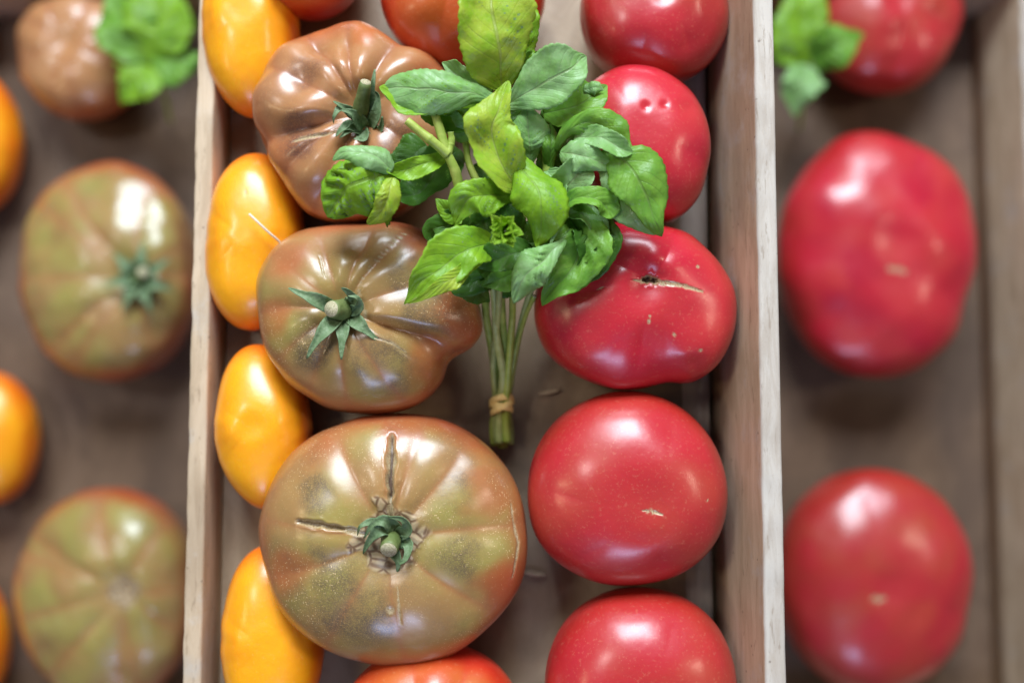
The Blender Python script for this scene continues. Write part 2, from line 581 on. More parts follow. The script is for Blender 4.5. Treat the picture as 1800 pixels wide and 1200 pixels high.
def tomato(outline, zeq, ztop, mat, label, group, floor=0.0, pole=None, grooves=(), dip=0.006, dipw=0.22, power=2.25,
           lump=0.0012, lump_scale=0.05, scars=(), dents=(), cork=None, green=(0.5, 0.5), mott=0.0, na=192, nr=96, seed=1,
           parts=False, blur=5, blush=(), bruise=(), bottom_dip=0.002, rim=(0.80, 1.0)):
    O = np.array([ray(x, y, zeq) for x, y in outline])[:, :2]
    # area centroid
    x, y = O[:, 0], O[:, 1]
    x2, y2 = np.roll(x, -1), np.roll(y, -1)
    cr = x * y2 - x2 * y
    A = cr.sum() / 2
    C = np.array([((x + x2) * cr).sum(), ((y + y2) * cr).sum()]) / (6 * A)
    rel = O - C
    ang, rad = np.arctan2(rel[:, 1], rel[:, 0]), np.hypot(rel[:, 0], rel[:, 1])
    phi = np.linspace(0, 2 * math.pi, na, endpoint=False)
    Rphi = periodic(ang, rad, phi, blur)
    Rm = Rphi.mean()
    pole_xy = C.copy() if pole is None else ray(pole[0], pole[1], ztop - dip)[:2]
    a = np.linspace(0, math.pi, nr + 2)[1:-1]
    sn, cs = np.sin(a), np.cos(a)
    e = 2.0 / power
    s = np.abs(sn) ** e
    hz = np.sign(cs) * np.abs(cs) ** e
    zz = np.where(hz > 0, zeq + (ztop - zeq) * hz, zeq + (zeq - floor) * hz)
    top = hz > 0
    S, PH = np.meshgrid(s, phi, indexing='ij')
    Z = np.repeat(zz[:, None], na, 1)
    TOP = np.repeat(top[:, None], na, 1)
    R = np.repeat(Rphi[None], nr, 0)
    R = Rm + (R - Rm) * smooth(0.0, 0.75, S)            # outline lobes fade out towards the poles
    sh = (1 - S)[..., None] * np.where(TOP[..., None], (pole_xy - C)[None, None], 0)
    X = C[0] + sh[..., 0] + S * R * np.cos(PH)
    Y = C[1] + sh[..., 1] + S * R * np.sin(PH)
    Z = Z - np.where(TOP, dip * np.exp(-(S / dipw) ** 2), 0) + np.where(~TOP, bottom_dip * np.exp(-(S / 0.3) ** 2), 0)
    # grooves between the ribs
    G = np.zeros_like(S)
    Gd = np.zeros_like(S)
    for gdef in grooves:
        deg, depth, width = gdef[:3]
        begin = gdef[3] if len(gdef) > 3 else 0.0
        q = math.radians(deg)
        bend = 0.12 * math.sin(deg * 1.7)
        d = (PH - q - bend * (S - 0.5) + math.pi) % (2 * math.pi) - math.pi
        wloc = math.radians(width)
        st = smooth(begin - 0.01, begin + 0.35, S) if begin else 1.0
        g = np.clip(1 - np.sqrt(d * d + 0.0012) / (wloc * 1.9), 0, 1) ** 2
        sharp = np.exp(-(np.abs(d) / (wloc * 0.28)))
        G = np.maximum(G, sharp * st)
        Gd += depth * 1.15 * g * st
    env = smooth(0.10, 0.42, S) * (1 - 0.72 * smooth(0.72, 1.0, S)) * np.where(TOP, 1.0, 0.3)
    P = np.stack([X, Y, Z], -1)

    def normals(P):
        du = np.roll(P, -1, 1) - np.roll(P, 1, 1)
        dv = np.gradient(P, axis=0)
        n = np.cross(dv, du)
        n /= np.linalg.norm(n, axis=-1, keepdims=True) + 1e-12
        c = P.reshape(-1, 3).mean(0)
        if ((P - c) * n).sum() < 0:
            n = -n
        return n
    Nn = normals(P)
    disp = -Gd * env
    flat = P.reshape(-1, 3)
    lm = (lumps(flat, lump_scale, seed) * lump + lumps(flat, lump_scale * 0.4, seed + 5) * lump * 0.22).reshape(S.shape)
    disp += lm * smooth(0.05, 0.35, S) * np.where(TOP, 1.0, 0.4)
    XY = P[..., :2].reshape(-1, 2)
    tm = TOP.reshape(-1)
    # place of each vertex in units of the photograph's readings, on the upper side
    zref = flat[:, 2]
    scar = np.zeros(len(XY)); slit = np.zeros(len(XY)); sd = np.zeros(len(XY))
    for pts, w, depth, op in scars:
        zs = ztop - 0.006
        Q = np.array([ray(px, py, zs)[:2] for px, py in pts])
        W = metres(w, zs)
        D = np.full(len(XY), 1e9)
        along = np.zeros(len(XY))
        if len(Q) == 1:
            D = np.hypot(*(XY - Q[0]).T)
        for i in range(len(Q) - 1):
            ab = Q[i + 1] - Q[i]
            tt = np.clip(((XY - Q[i]) @ ab) / (ab @ ab), 0, 1)
            di = np.hypot(*(XY - Q[i] - tt[:, None] * ab).T)
            al = (i + tt) / (len(Q) - 1)
            along = np.where(di < D, al, along)
            D = np.minimum(D, di)
        taper = np.ones(len(XY)) if len(Q) == 1 else 0.35 + 0.65 * np.sin(math.pi * np.clip(along, 0.02, 0.98)) ** 0.6
        D = D / (taper * (1 + 0.25 * lumps(flat, 0.004, seed + 9)))
        k = smooth(W, W * 0.55, D) * tm
        scar = np.maximum(scar, k)
        if op:
            slit = np.maximum(slit, smooth(W * 0.42, W * 0.26, D) * tm * op)
        sd += -depth * smooth(W, W * 0.2, D) * tm + abs(depth) * 0.10 * np.exp(-((D - W * 1.1) / (W * 0.4)) ** 2) * tm
    for px, py, rpx, depth in dents:
        Q = ray(px, py, ztop - 0.008)[:2]
        rr = metres(rpx, ztop - 0.008)
        sd += -depth * np.exp(-(np.hypot(*(XY - Q).T) / rr) ** 2) * tm
    ck = np.zeros(len(XY))
    if cork:
        rr = metres(cork, ztop)
        d = np.hypot(*(XY - pole_xy).T) * (1 + 0.16 * lumps(flat, 0.012, seed + 3))
        ck = smooth(rr, rr * 0.88, d) * tm
        sd += 0.0004 * ck
    disp += sd.reshape(S.shape)
    P = P + Nn * disp[..., None]
    # settle on the floor
    P[..., 2] += floor - P[..., 2].min()
    base = np.array([C[0], C[1], floor])
    V = P.reshape(-1, 3)
    Vt = np.vstack([V, [P[0].mean(0)], [P[-1].mean(0)]]) - base
    nv = na * nr
    i = np.arange(nr - 1)[:, None]
    j = np.arange(na)[None]
    k = (j + 1) % na
    quads = np.stack(np.broadcast_arrays(i * na + j, (i + 1) * na + j, (i + 1) * na + k, i * na + k), -1).reshape(-1, 4)
    jj = np.arange(na); kk = (jj + 1) % na
    F = [tuple(q) for q in quads.tolist()]
    F += [(nv, int(x0), int(x1)) for x0, x1 in zip(jj, kk)]
    F += [(nv + 1, int((nr - 1) * na + x1), int((nr - 1) * na + x0)) for x0, x1 in zip(jj, kk)]
    pad = lambda q: np.concatenate([q, [q[0], q[-1]]])
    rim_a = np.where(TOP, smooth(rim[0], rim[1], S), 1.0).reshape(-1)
    def patches(lst):
        f = np.zeros(len(XY))
        for px, py, rp in lst:
            q = ray(px, py, ztop - .012)[:2]
            d = np.hypot(*(XY - q).T) / metres(rp, ztop - .012) * (1 + .18 * lumps(flat, .02, seed + 77))
            f = np.maximum(f, smooth(1.25, .45, d))
        return f
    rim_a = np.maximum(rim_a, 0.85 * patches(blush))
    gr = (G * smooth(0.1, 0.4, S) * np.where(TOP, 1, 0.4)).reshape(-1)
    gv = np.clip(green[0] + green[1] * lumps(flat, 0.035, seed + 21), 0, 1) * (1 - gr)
    mo = np.clip(mott * (0.5 + 0.5 * lumps(flat, .03, seed + 55)) + patches(bruise), 0, 1)
    attrs = dict(rim=pad(rim_a), groove=pad(gr), scar=pad(scar), slit=pad(slit), cork=pad(ck), green=pad(gv), mott=pad(mo))
    me = mesh_from('fruit', Vt, F, [mat], True, None, None, attrs)
    if parts:
        root = empty('tomato', base)
        link('fruit', me, root)
    else:
        root = link('tomato', me)
        root.location = base
    tag(root, label, 'tomato', group)
    TOMATOES.append(root)
    pz = P[0].mean(0)
    return root, base, pz


def stalk(root, base, P, R, mats=(None, None)):
    Pn = spline(P, 12)
    Rn = np.interp(np.linspace(0, 1, 12), np.linspace(0, 1, len(R)), R)
    Rn = Rn * (1 + 0.05 * np.sin(np.arange(12) * 2.1))
    V, F, mi = tube(Pn, Rn, 14)
    # crown of the cut end slightly dished
    me = mesh_from('stalk', V - base, F, [STALK, CUT], True, mi)
    return link('stalk', me, root)


def sepal(root, base, pts, wpx, roll=0.0, cup=0.5):
    """narrow pointed leaf of the calyx; pts are (px, py, z)"""
    P = spline([ray(x, y, z) for x, y, z in pts], 14)
    n, m = 14, 7
    V = []
    for i in range(n):
        t = i / (n - 1)
        T = P[min(i + 1, n - 1)] - P[max(i - 1, 0)]
        T /= np.linalg.norm(T)
        Sd = np.cross(T, (0, 0, 1)); Sd /= np.linalg.norm(Sd) + 1e-9
        Nn = np.cross(Sd, T)
        w = metres(wpx, P[i][2]) * (0.55 + 0.45 * math.sin(math.pi * min(1, t * 1.6 + 0.1))) * (1 - t ** 2.2) ** 0.8 + 0.00012
        c, s_ = math.cos(roll * t), math.sin(roll * t)
        Sr, Nr = Sd * c - Nn * s_, Nn * c + Sd * s_
        for k in range(m):
            v = k / (m - 1) * 2 - 1
            V.append(P[i] + Sr * w * v + Nr * (cup * w * v * v - 0.15 * w * math.cos(v * 9) * 0.3))
    return shell_leaf('sepal', np.array(V), n, m, base, root, CALYX, CALYX, 0.00025)


def shell_leaf(name, V, n, m, base, root, mtop, munder, thick, uv=None):
    G = V.reshape(n, m, 3)
    du = np.gradient(G, axis=0); dv = np.gradient(G, axis=1)
    N = np.cross(dv, du)
    N /= np.linalg.norm(N, axis=-1, keepdims=True) + 1e-12
    B = G - N * thick
    VV = np.vstack([G.reshape(-1, 3), B.reshape(-1, 3)]) - base
    F, mi = [], []
    o = n * m
    for i in range(n - 1):
        for j in range(m - 1):
            a, b, c, d = i * m + j, i * m + j + 1, (i + 1) * m + j + 1, (i + 1) * m + j
            F.append((a, b, c, d)); mi.append(0)
            F.append((o + d, o + c, o + b, o + a)); mi.append(1)
    edge = [i * m for i in range(n)] + [(n - 1) * m + j for j in range(1, m)] + [i * m + m - 1 for i in range(n - 2, -1, -1)] + [j for j in range(m - 2, 0, -1)]
    for q in range(len(edge)):
        a, b = edge[q], edge[(q + 1) % len(edge)]
        F.append((a, b, o + b, o + a)); mi.append(0)
    if uv is not None:
        uv = np.vstack([uv, uv])
    me = mesh_from(name, VV, F, [mtop, munder], True, mi, uv)
    return link(name, me, root)


GB = 'ribbed brown tomatoes'
GR = 'red tomatoes in a row along the crate wall'
GY = 'yellow tomatoes'
HI = dict(na=320, nr=150)

# -- big ribbed brown tomato with two open splits
B3 = [(460, 940), (466, 880), (492, 820), (535, 778), (590, 748), (650, 731), (705, 726), (770, 735), (830, 762), (880, 808),
      (913, 865), (926, 930), (922, 995), (900, 1055), (855, 1105), (800, 1145), (745, 1166), (690, 1172), (630, 1163), (570, 1140), (520, 1100), (483, 1050), (465, 995)]
root, base, p = tomato(
    B3, 0.038, 0.068, BROWN, 'largest ribbed brown tomato with a long open split and curled green calyx', GB, pole=(685, 945),
    grooves=[(118, .0022, 13), (92, .0008, 8), (76, .0020, 11), (49, .0020, 12), (10, .0016, 12), (-36, .0015, 12), (-84, .0009, 12), (-122, .0006, 12), (198, .0016, 12), (170, .0008, 8)],
    dip=0.008, dipw=0.24, power=2.4, lump=0.0007, cork=60, green=(0.55, 0.6), mott=0.45, seed=3, blush=[(545, 775, 60), (880, 850, 60), (905, 1040, 70), (500, 1010, 45), (700, 735, 60)], bruise=[(575, 1035, 75), (640, 1075, 60), (560, 870, 40), (810, 970, 45), (800, 860, 35)], parts=True,
    scars=[([(686, 766), (687, 800), (686, 840), (687, 878)], 10, .0034, 0.9), ([(522, 916), (560, 920), (606, 928)], 8, .0022, 0.4),
           ([(606, 928), (640, 938)], 9, .0008, 0), ([(687, 878), (687, 915)], 7, .0010, 0.3),
           ([(686, 1070)], 9, .0004, 0), ([(701, 1030), (704, 1095)], 2.6, .0003, 0), ([(900, 890), (912, 960), (900, 1020)], 2.5, .0005, 0)], **HI)
zc = p[2]
stalk(root, base, [ray(690, 940, zc - .002), ray(688, 950, zc + .006), ray(683, 966, zc + .012)], [.0052, .0042, .0036])
for pts, w, r in (([(690, 925, zc + .003), (668, 930, zc + .011), (650, 950, zc + .008), (638, 972, zc + .0035)], 13, .3),
                  ([(700, 930, zc + .004), (676, 915, zc + .012), (655, 922, zc + .011), (640, 945, zc + .007)], 11, .5),
                  ([(700, 940, zc + .004), (716, 928, zc + .010), (708, 912, zc + .013), (682, 908, zc + .012)], 12, -.5),
                  ([(700, 950, zc + .004), (718, 955, zc + .008), (714, 980, zc + .010), (700, 992, zc + .009)], 11, .4),
                  ([(690, 962, zc + .003), (700, 985, zc + .006), (698, 1005, zc + .0045)], 9, .2),
                  ([(680, 930, zc + .004), (655, 918, zc + .008), (634, 925, zc + .010), (628, 940, zc + .0055)], 8, 1.0)):
    sepal(root, base, pts, w, r)

# -- brown tomato with spread calyx, beside the stems
B2 = [(453, 530), (458, 475), (488, 432), (530, 404), (590, 394), (650, 394), (715, 398), (762, 416), (792, 462), (832, 505),
      (847, 555), (842, 600), (815, 622), (786, 630), (778, 668), (748, 704), (690, 724), (625, 727), (572, 717), (530, 688), (492, 650), (464, 595)]
root, base, p = tomato(
    B2, 0.040, 0.066, BROWN, 'squat olive brown tomato with a star of spread green sepals beside the basil stems', GB, pole=(602, 545),
    grooves=[(116, .0018, 12), (84, .0016, 10), (62, .0018, 10), (22, .0014, 14), (-24, .0064, 10), (-66, .0008, 12), (-98, .0012, 11), (-122, .0014, 12), (-150, .0008, 12), (178, .0022, 12), (146, .0008, 12)],
    dip=0.007, dipw=0.24, power=2.35, lump=0.0010, green=(0.62, 0.6), mott=0.35, seed=8, blush=[(815, 555, 62), (790, 480, 40), (760, 640, 62), (745, 410, 45), (470, 560, 45), (500, 450, 50)], bruise=[(760, 560, 50), (680, 640, 60), (560, 620, 40), (730, 490, 45)], parts=True, blur=4,
    scars=[([(x - 4, y - 2), (x + 5, y + 1)], 2.2, .0002, 0) for x, y in [(707 - 77 * k / 15 - 8 * math.sin(k / 15 * 3.1), 405 + 107 * k / 15) for k in range(16)]] + [ ([(630, 512), (642, 548), (638, 575)], 4, .0003, 0),
           ([(650, 590), (690, 603), (712, 618)], 3.0, .0008, 0.4), ([(560, 447), (572, 488)], 2.0, .0004, 0)], **HI)
zc = p[2]
stalk(root, base, [ray(612, 545, zc - .003), ray(600, 545, zc + .005), ray(582, 543, zc + .012)], [.0056, .0046, .0036])
for pts, w, r in (([(592, 545, zc + .003), (555, 527, zc + .011), (528, 516, zc + .012), (507, 506, zc + .0125)], 13, .3),
                  ([(596, 555, zc + .003), (572, 580, zc + .010), (553, 605, zc + .010), (539, 630, zc + .008)], 14, .1),
                  ([(603, 560, zc + .003), (603, 585, zc + .008), (601, 608, zc + .0085), (600, 632, zc + .008)], 12, .0),
                  ([(615, 555, zc + .003), (632, 570, zc + .008), (648, 585, zc + .007), (667, 600, zc + .0055)], 13, -.3),
                  ([(612, 540, zc + .003), (622, 525, zc + .008), (612, 512, zc + .012), (600, 506, zc + .013)], 13, -.7),
                  ([(614, 548, zc + .003), (630, 540, zc + .009), (628, 524, zc + .013), (612, 520, zc + .014)], 10, .9)):
    sepal(root, base, pts, w, r)

# -- rosy brown tomato under the left leaves
B1 = [(452, 205), (455, 140), (480, 92), (528, 60), (580, 60), (635, 54), (695, 70), (745, 84), (780, 122), (792, 200),
      (778, 290), (730, 352), (660, 386), (595, 391), (540, 376), (500, 322), (466, 268)]
root, base, p = tomato(
    B1, 0.040, 0.064, ROSY, 'lumpy rosy brown tomato with a thick upright stalk under the basil leaves', GB, pole=(635, 200),
    grooves=[(198, .0070, 11), (150, .0016, 12), (115, .0034, 11), (95, .0028, 9), (62, .0034, 11), (30, .0020, 12), (-30, .0020, 12), (-75, .0022, 12), (-108, .0034, 10), (-140, .0020, 11)],
    dip=0.010, dipw=0.28, power=2.3, lump=0.0018, lump_scale=0.04, green=(0.30, 0.5), mott=0.25, seed=14, blush=[(560, 380, 70), (470, 300, 60), (770, 130, 50), (640, 60, 30)], bruise=[(535, 135, 36), (520, 240, 50), (700, 250, 40)], parts=True, blur=4,
    dents=[(535, 135, 32, .0028), (560, 250, 30, .0015)], scars=[([(510, 248), (550, 240), (590, 232)], 5, .001, 0)], **HI)
zc = p[2]
stalk(root, base, [ray(634, 215, zc - .003), ray(634, 192, zc + .008), ray(643, 144, zc + .018)], [.0044, .0036, .0024])
for pts, w, r in (([(625, 205, zc + .003), (605, 190, zc + .010), (586, 178, zc + .012)], 9, .4),
                  ([(622, 205, zc + .003), (600, 192, zc + .010), (588, 205, zc + .011), (586, 217, zc + .008)], 9, .8),
                  ([(640, 225, zc + .004), (620, 200, zc + .011), (600, 194, zc + .013)], 12, .3),
                  ([(625, 225, zc + .003), (605, 225, zc + .009), (590, 240, zc + .009)], 12, .3),
                  ([(630, 228, zc + .003), (615, 228, zc + .008), (597, 242, zc + .010)], 10, -.6),
                  ([(650, 225, zc + .003), (662, 200, zc + .008), (664, 170, zc + .010), (655, 160, zc + .011)], 11, -.5),
                  ([(645, 205, zc + .003), (652, 170, zc + .010), (656, 145, zc + .014), (659, 122, zc + .015)], 8, .2),
                  ([(650, 225, zc + .003), (668, 228, zc + .006), (672, 205, zc + .010)], 10, .4),
                  ([(636, 230, zc + .003), (640, 245, zc + .007), (622, 244, zc + .009)], 12, .5)):
    sepal(root, base, pts, w, r)

# -- orange red fruits at the ends of the brown row
tomato(ellipse_px(757, 1292, 168, 160), 0.036, 0.066, ORANGE_RED, 'orange red tomato touching the largest ribbed brown tomato', 'orange red tomatoes',
       grooves=[(100, .0012, 12), (60, .0010, 12), (140, .001, 12)], green=(0.2, 0.5), seed=31, dip=.005)
tomato(ellipse_px(812, -18, 148, 134), 0.034, 0.060, ORANGE_RED, 'orange red tomato behind the topmost basil leaf', 'orange red tomatoes',
       grooves=[(200, .001, 14), (-60, .001, 14), (-110, .0008, 12)], green=(0.35, 0.5), seed=33, dip=.004)
tomato(ellipse_px(540, -82, 104, 106), 0.030, 0.054, ORANGE_RED, 'plain orange tomato beyond the rosy brown tomato', 'orange red tomatoes', green=(0.7, 0.4), seed=35, dip=.004)

# -- red row along the wall
R3 = [(939, 560), (946, 505), (975, 450), (1020, 412), (1075, 393), (1140, 392), (1205, 408), (1252, 445), (1281, 495), (1289, 555),
      (1276, 610), (1250, 655), (1215, 675), (1180, 668), (1150, 678), (1105, 686), (1050, 676), (1000, 652), (960, 615)]
tomato(R3, 0.0445, 0.068, PINK, 'deep pinkish red tomato with a blossom hole and tan scar line', GR, pole=(1145, 492),
       grooves=[(-50, .0075, 11, .72), (178, .0008, 14, .2), (-95, .0006, 14, .3), (-120, .0004, 12, .3), (60, .0012, 14), (140, .0012, 14)],
       dip=.0030, dipw=.20, power=2.3, lump=.0010, seed=41, blur=4,
       scars=[([(1132, 492), (1150, 493)], 10, .0032, 1.0), ([(1112, 494), (1150, 497), (1195, 503), (1236, 513)], 6.0, .0004, 0),
              ([(1139, 566)], 4, .0002, 0), ([(1140, 558)], 3, .0002, 0), ([(1185, 590)], 4, .0002, 0), ([(1232, 615)], 4, .0002, 0), ([(1228, 468)], 4, .0002, 0), ([(1050, 510), (1058, 506)], 2, .0002, 0)], **HI)
tomato(ellipse_px(1101, 861, 173, 171, 28, 2.08), 0.037, 0.067, RED, 'round red tomato with a tiny dry blossom scar between two larger gloss spots', GR, pole=(1146, 898),
       grooves=[(60, .0006, 20, .4), (180, .0008, 20, .4), (-70, .0010, 20, .4), (-130, .0006, 18, .4)], dip=.0022, dipw=.25, lump=.0009, lump_scale=.07, seed=43,
       scars=[([(1131, 896), (1148, 898), (1163, 903)], 4, .0003, 0), ([(1243, 880)], 2.5, .0002, 0)], **HI)
tomato(ellipse_px(1126, 1208, 168, 173, 28, 2.1), 0.038, 0.068, RED, 'smooth red tomato resting against the round tomato with the blossom scar', GR,
       grooves=[(-70, .0008, 20, .4), (70, .0005, 18, .4)], dip=.0015, lump=.0007, lump_scale=.07, seed=45, **HI)
R2 = [(1012, 255), (1020, 205), (1045, 152), (1090, 124), (1140, 122), (1190, 145), (1228, 190), (1248, 245), (1244, 305), (1218, 358), (1180, 389), (1120, 391), (1065, 368), (1025, 315)]
tomato(R2, 0.044, 0.070, PINK, 'pinkish red tomato with three small pits beside the basil leaves', GR, pole=(1125, 235),
       grooves=[(-20, .0006, 18, .4), (120, .0006, 18, .4)], dip=.0008, lump=.0009, lump_scale=.06, seed=47,
       dents=[(1133, 193, 8, .0007), (1167, 188, 7, .0006), (1210, 190, 16, .0006)], **HI)
tomato(ellipse_px(1152, 16, 131, 128, 28, 2.15), 0.034, 0.058, RED, 'dark red tomato wedged at the wall behind the pitted tomato', GR,
       grooves=[(-60, .0016, 18, .45), (-110, .0012, 18, .45), (30, .001, 18, .45)], dip=.003, lump=.0009, seed=49, **HI)

# -- yellow column
for cx, cy, rx, ry, lab, sd in ((440, 48, 82, 160, 'yellow plum tomato tucked beside the rosy brown tomato', 51),
                                (446, 425, 84, 158, 'yellow plum tomato with a pale thread on it', 52),
                                (464, 752, 82, 148, 'yellow plum tomato filling the gap between the two olive brown tomatoes', 53),
                                (480, 1118, 86, 164, 'yellow plum tomato beside the largest ribbed brown tomato', 54)):
    tomato(ellipse_px(cx, cy, rx, ry, 24, (2.15, 2.0, 2.3, 2.1)[sd % 4], (4, -3, 2, -4)[sd % 4]), 0.0225, 0.044, YELLOW, lab, GY, dip=.001, lump=.0008, lump_scale=.06, seed=sd, na=160, nr=80, power=2.1, rim=(0.80, 1.0),
           grooves=[(95 + sd, .0005, 24), (-80 - sd, .0005, 24)], green=(0.3, .5), scars=[([(cx - 30 + sd % 5 * 9, cy - ry * .55)], 3.5, .0002, 0)])

# -- lower crate of olive brown tomatoes
GL = 'tomatoes in the lower crate of olive brown ones'
tomato(ellipse_px(140, 96, 104, 112), N_Z + .040, N_Z + .070, ROSY, 'small reddish brown tomato beside the loose basil sprig in the lower crate', GL, floor=N_Z, seed=61, dip=.005,
       grooves=[(k * 45 + 10 + (k % 3) * 9, .0008, 13) for k in range(8)], green=(.1, .3))
root, base, p = tomato(ellipse_px(190, 480, 152, 190, 28, 2.2), N_Z + .050, N_Z + .088, BROWN, 'long ribbed olive brown tomato with drooping green sepals in the lower crate', GL, floor=N_Z, pole=(245, 490), seed=63, dip=.009,
       grooves=[(k * 40 + 15 + (k % 3) * 11, .0010 + .0012 * ((k * 7) % 3) / 2, 13) for k in range(9)], green=(.65, .5), mott=.3, na=224, nr=110, parts=True)
zc = p[2]
stalk(root, base, [ray(245, 490, zc - .002), ray(247, 487, zc + .007), ray(252, 478, zc + .016)], [.0066, .0054, .0044])
for k in range(7):
    q = k * .9 + .3
    c, s_ = math.cos(q), math.sin(q)
    sepal(root, base, [(245 + 6 * c, 490 + 6 * s_, zc + .003), (245 + 26 * c, 490 + 26 * s_, zc + .012), (245 + 46 * c, 490 + 48 * s_, zc + .012), (245 + 62 * c, 490 + 66 * s_, zc + .010)], 14, .3)
tomato(ellipse_px(190, 1046, 155, 190, 28, 2.15), N_Z + .050, N_Z + .088, BROWN, 'ribbed olive brown tomato with a bare corky stem scar in the lower crate', GL, floor=N_Z, pole=(220, 1036), seed=65, dip=.006, cork=30,
       grooves=[(k * 36 + 5 + (k % 4) * 9, .0009 + .0011 * ((k * 5) % 4) / 3, 12) for k in range(10)], green=(.7, .5), mott=.25, na=224, nr=110)
for cx, cy, ry, sd, lab in ((-52, 250, 130, 71, 'yellow tomato between the small reddish and the long olive tomato in the lower crate'), (-22, 770, 120, 72, 'yellow tomato at the bare gap between two olive brown tomatoes in the lower crate'),
                            (-75, 1130, 130, 73, 'yellow tomato beside the olive tomato with the corky scar in the lower crate')):
    tomato(ellipse_px(cx, cy, 84, ry), N_Z + .034, N_Z + .064, YELLOW, lab, GL, floor=N_Z, dip=.002, lump=.0006, seed=sd, na=128, nr=64, power=2.1)

# -- lower crate of red tomatoes
GN = 'large tomatoes in the lower crate of red ones'
tomato(ellipse_px(1540, 448, 168, 215, 28, 2.15), N_Z + .052, N_Z + .094, PINK, 'tall oval pink red tomato in the lower crate', GN, floor=N_Z, seed=81, dip=.003, lump=.0016, lump_scale=.08,
       grooves=[(70, .0016, 18, .4), (-40, .0016, 18, .4), (190, .0012, 18, .4)], na=224, nr=110, scars=[([(1560, 470), (1590, 478)], 6, .0004, 0)])
tomato(ellipse_px(1533, 1020, 166, 196, 28, 2.1), N_Z + .052, N_Z + .094, RED, 'broad red tomato beside the oval pink one in the lower crate', GN, floor=N_Z, seed=83, dip=.003, lump=.0014, lump_scale=.08,
       grooves=[(100, .0016, 18, .4), (-20, .0014, 18, .4)], na=224, nr=110, scars=[([(1530, 1050), (1552, 1052)], 6, .0004, 0)])
tomato(ellipse_px(1560, 20, 128, 142, 28, 2.1), N_Z + .042, N_Z + .074, RED, 'smaller dark red tomato under the loose basil leaves in the lower crate', GN, floor=N_Z, seed=85, dip=.003, lump=.0010,
       grooves=[(-90, .0018, 14), (-30, .0016, 14)], na=192, nr=96)

# ------------------------------------------------------------------ basil
def leaf(root, base, pts, half, mat=L_MID, roll=0.0, fold=0.12, curl=0.0, wave=0.09, tip=1.0, neck=0.0, twist=0.0, under=None, seed=0, blister=0.13, n=44, m=19, name='leaf', belly=0.42, blunt=0.78, crumple=1.0):
    """ovate leaf blade along pts (px, py, height in cm); half = half width in px; angles in degrees"""
    P = spline([ray(x, y, z / 100.0) for x, y, z in pts], n)
    r = np.random.default_rng(seed + int(abs(pts[0][0] * 7 + pts[-1][1] * 13)))
    f1, f2, f3 = r.uniform(0, 6.28, 3)
    W = metres(half, np.mean([q[2] for q in pts]) / 100.0)
    V, UV = [], []
    ex = math.log(0.5) / math.log(belly)
    for i in range(n):
        t = i / (n - 1)
        T = P[min(i + 1, n - 1)] - P[max(i - 1, 0)]
        T /= np.linalg.norm(T) + 1e-12
        S = np.cross(T, (0, 0, 1.0)); S /= np.linalg.norm(S) + 1e-9
        N = np.cross(S, T)
        a = math.radians(roll + twist * (t - 0.5))
        S, N = S * math.cos(a) - N * math.sin(a), N * math.cos(a) + S * math.sin(a)
        tt = max(0.0, (t - neck) / (1 - neck))
        w = math.sin(math.pi * tt ** ex) ** blunt if 0 < tt < 1 else 0.0
        w *= 1 - 0.35 * tip * smooth(0.7, 1.0, np.array(tt))
        w = W * w + 0.0011 * (1 - t) + 0.0002
        for j in range(m):
            v = j / (m - 1) * 2 - 1
            k = math.radians(curl) if abs(curl) > 1 else math.radians(1)
            x = math.sin(k * v) / k
            h = (1 - math.cos(k * v)) / k
            edge = abs(v) ** 2.2
            h += fold * abs(v)
            h += wave * edge * (math.sin(t * 17 + f1 + (2.1 if v > 0 else 0)) + 0.6 * math.sin(t * 29 + f2 - (1.3 if v > 0 else 0)))
            ph = t * 8.0 - abs(v) * 2.3
            bl = abs(math.sin(math.pi * ph)) * math.sin(math.pi * min(1, abs(v) * 1.05)) 
            h += blister * (bl - 0.4) * (0.7 + 0.5 * math.sin(t * 11 + f3 + v * 3))
            ser = 1 + 0.03 * math.sin(t * 95 + f2) * edge
            wob = 1 + 0.13 * math.sin(t * 7.3 + f3 + (1.9 if v > 0 else 0)) * abs(v)
            V.append(P[i] + S * w * x * ser * wob + N * w * h)
            UV.append((t, v))
    V = np.array(V)
    if n > 20:
        am = crumple * smooth(0, .25, np.array(UV)[:, 0]) 
        q = seed * 31 + 5
        V += np.stack([lumps(V, .020, q + 1) * .0007, lumps(V, .020, q + 2) * .0007, lumps(V, .022, q) * .0013 + lumps(V, .009, q + 3) * .00035], -1) * am[:, None]
    return shell_leaf(name, V, n, m, base, root, mat, under or L_UNDER, 0.00016, np.array(UV))


def settle(pts):
    return [(x, y, z if z < 7.0 else 7.0 + (z - 7.0) * 0.62) for x, y, z in pts]


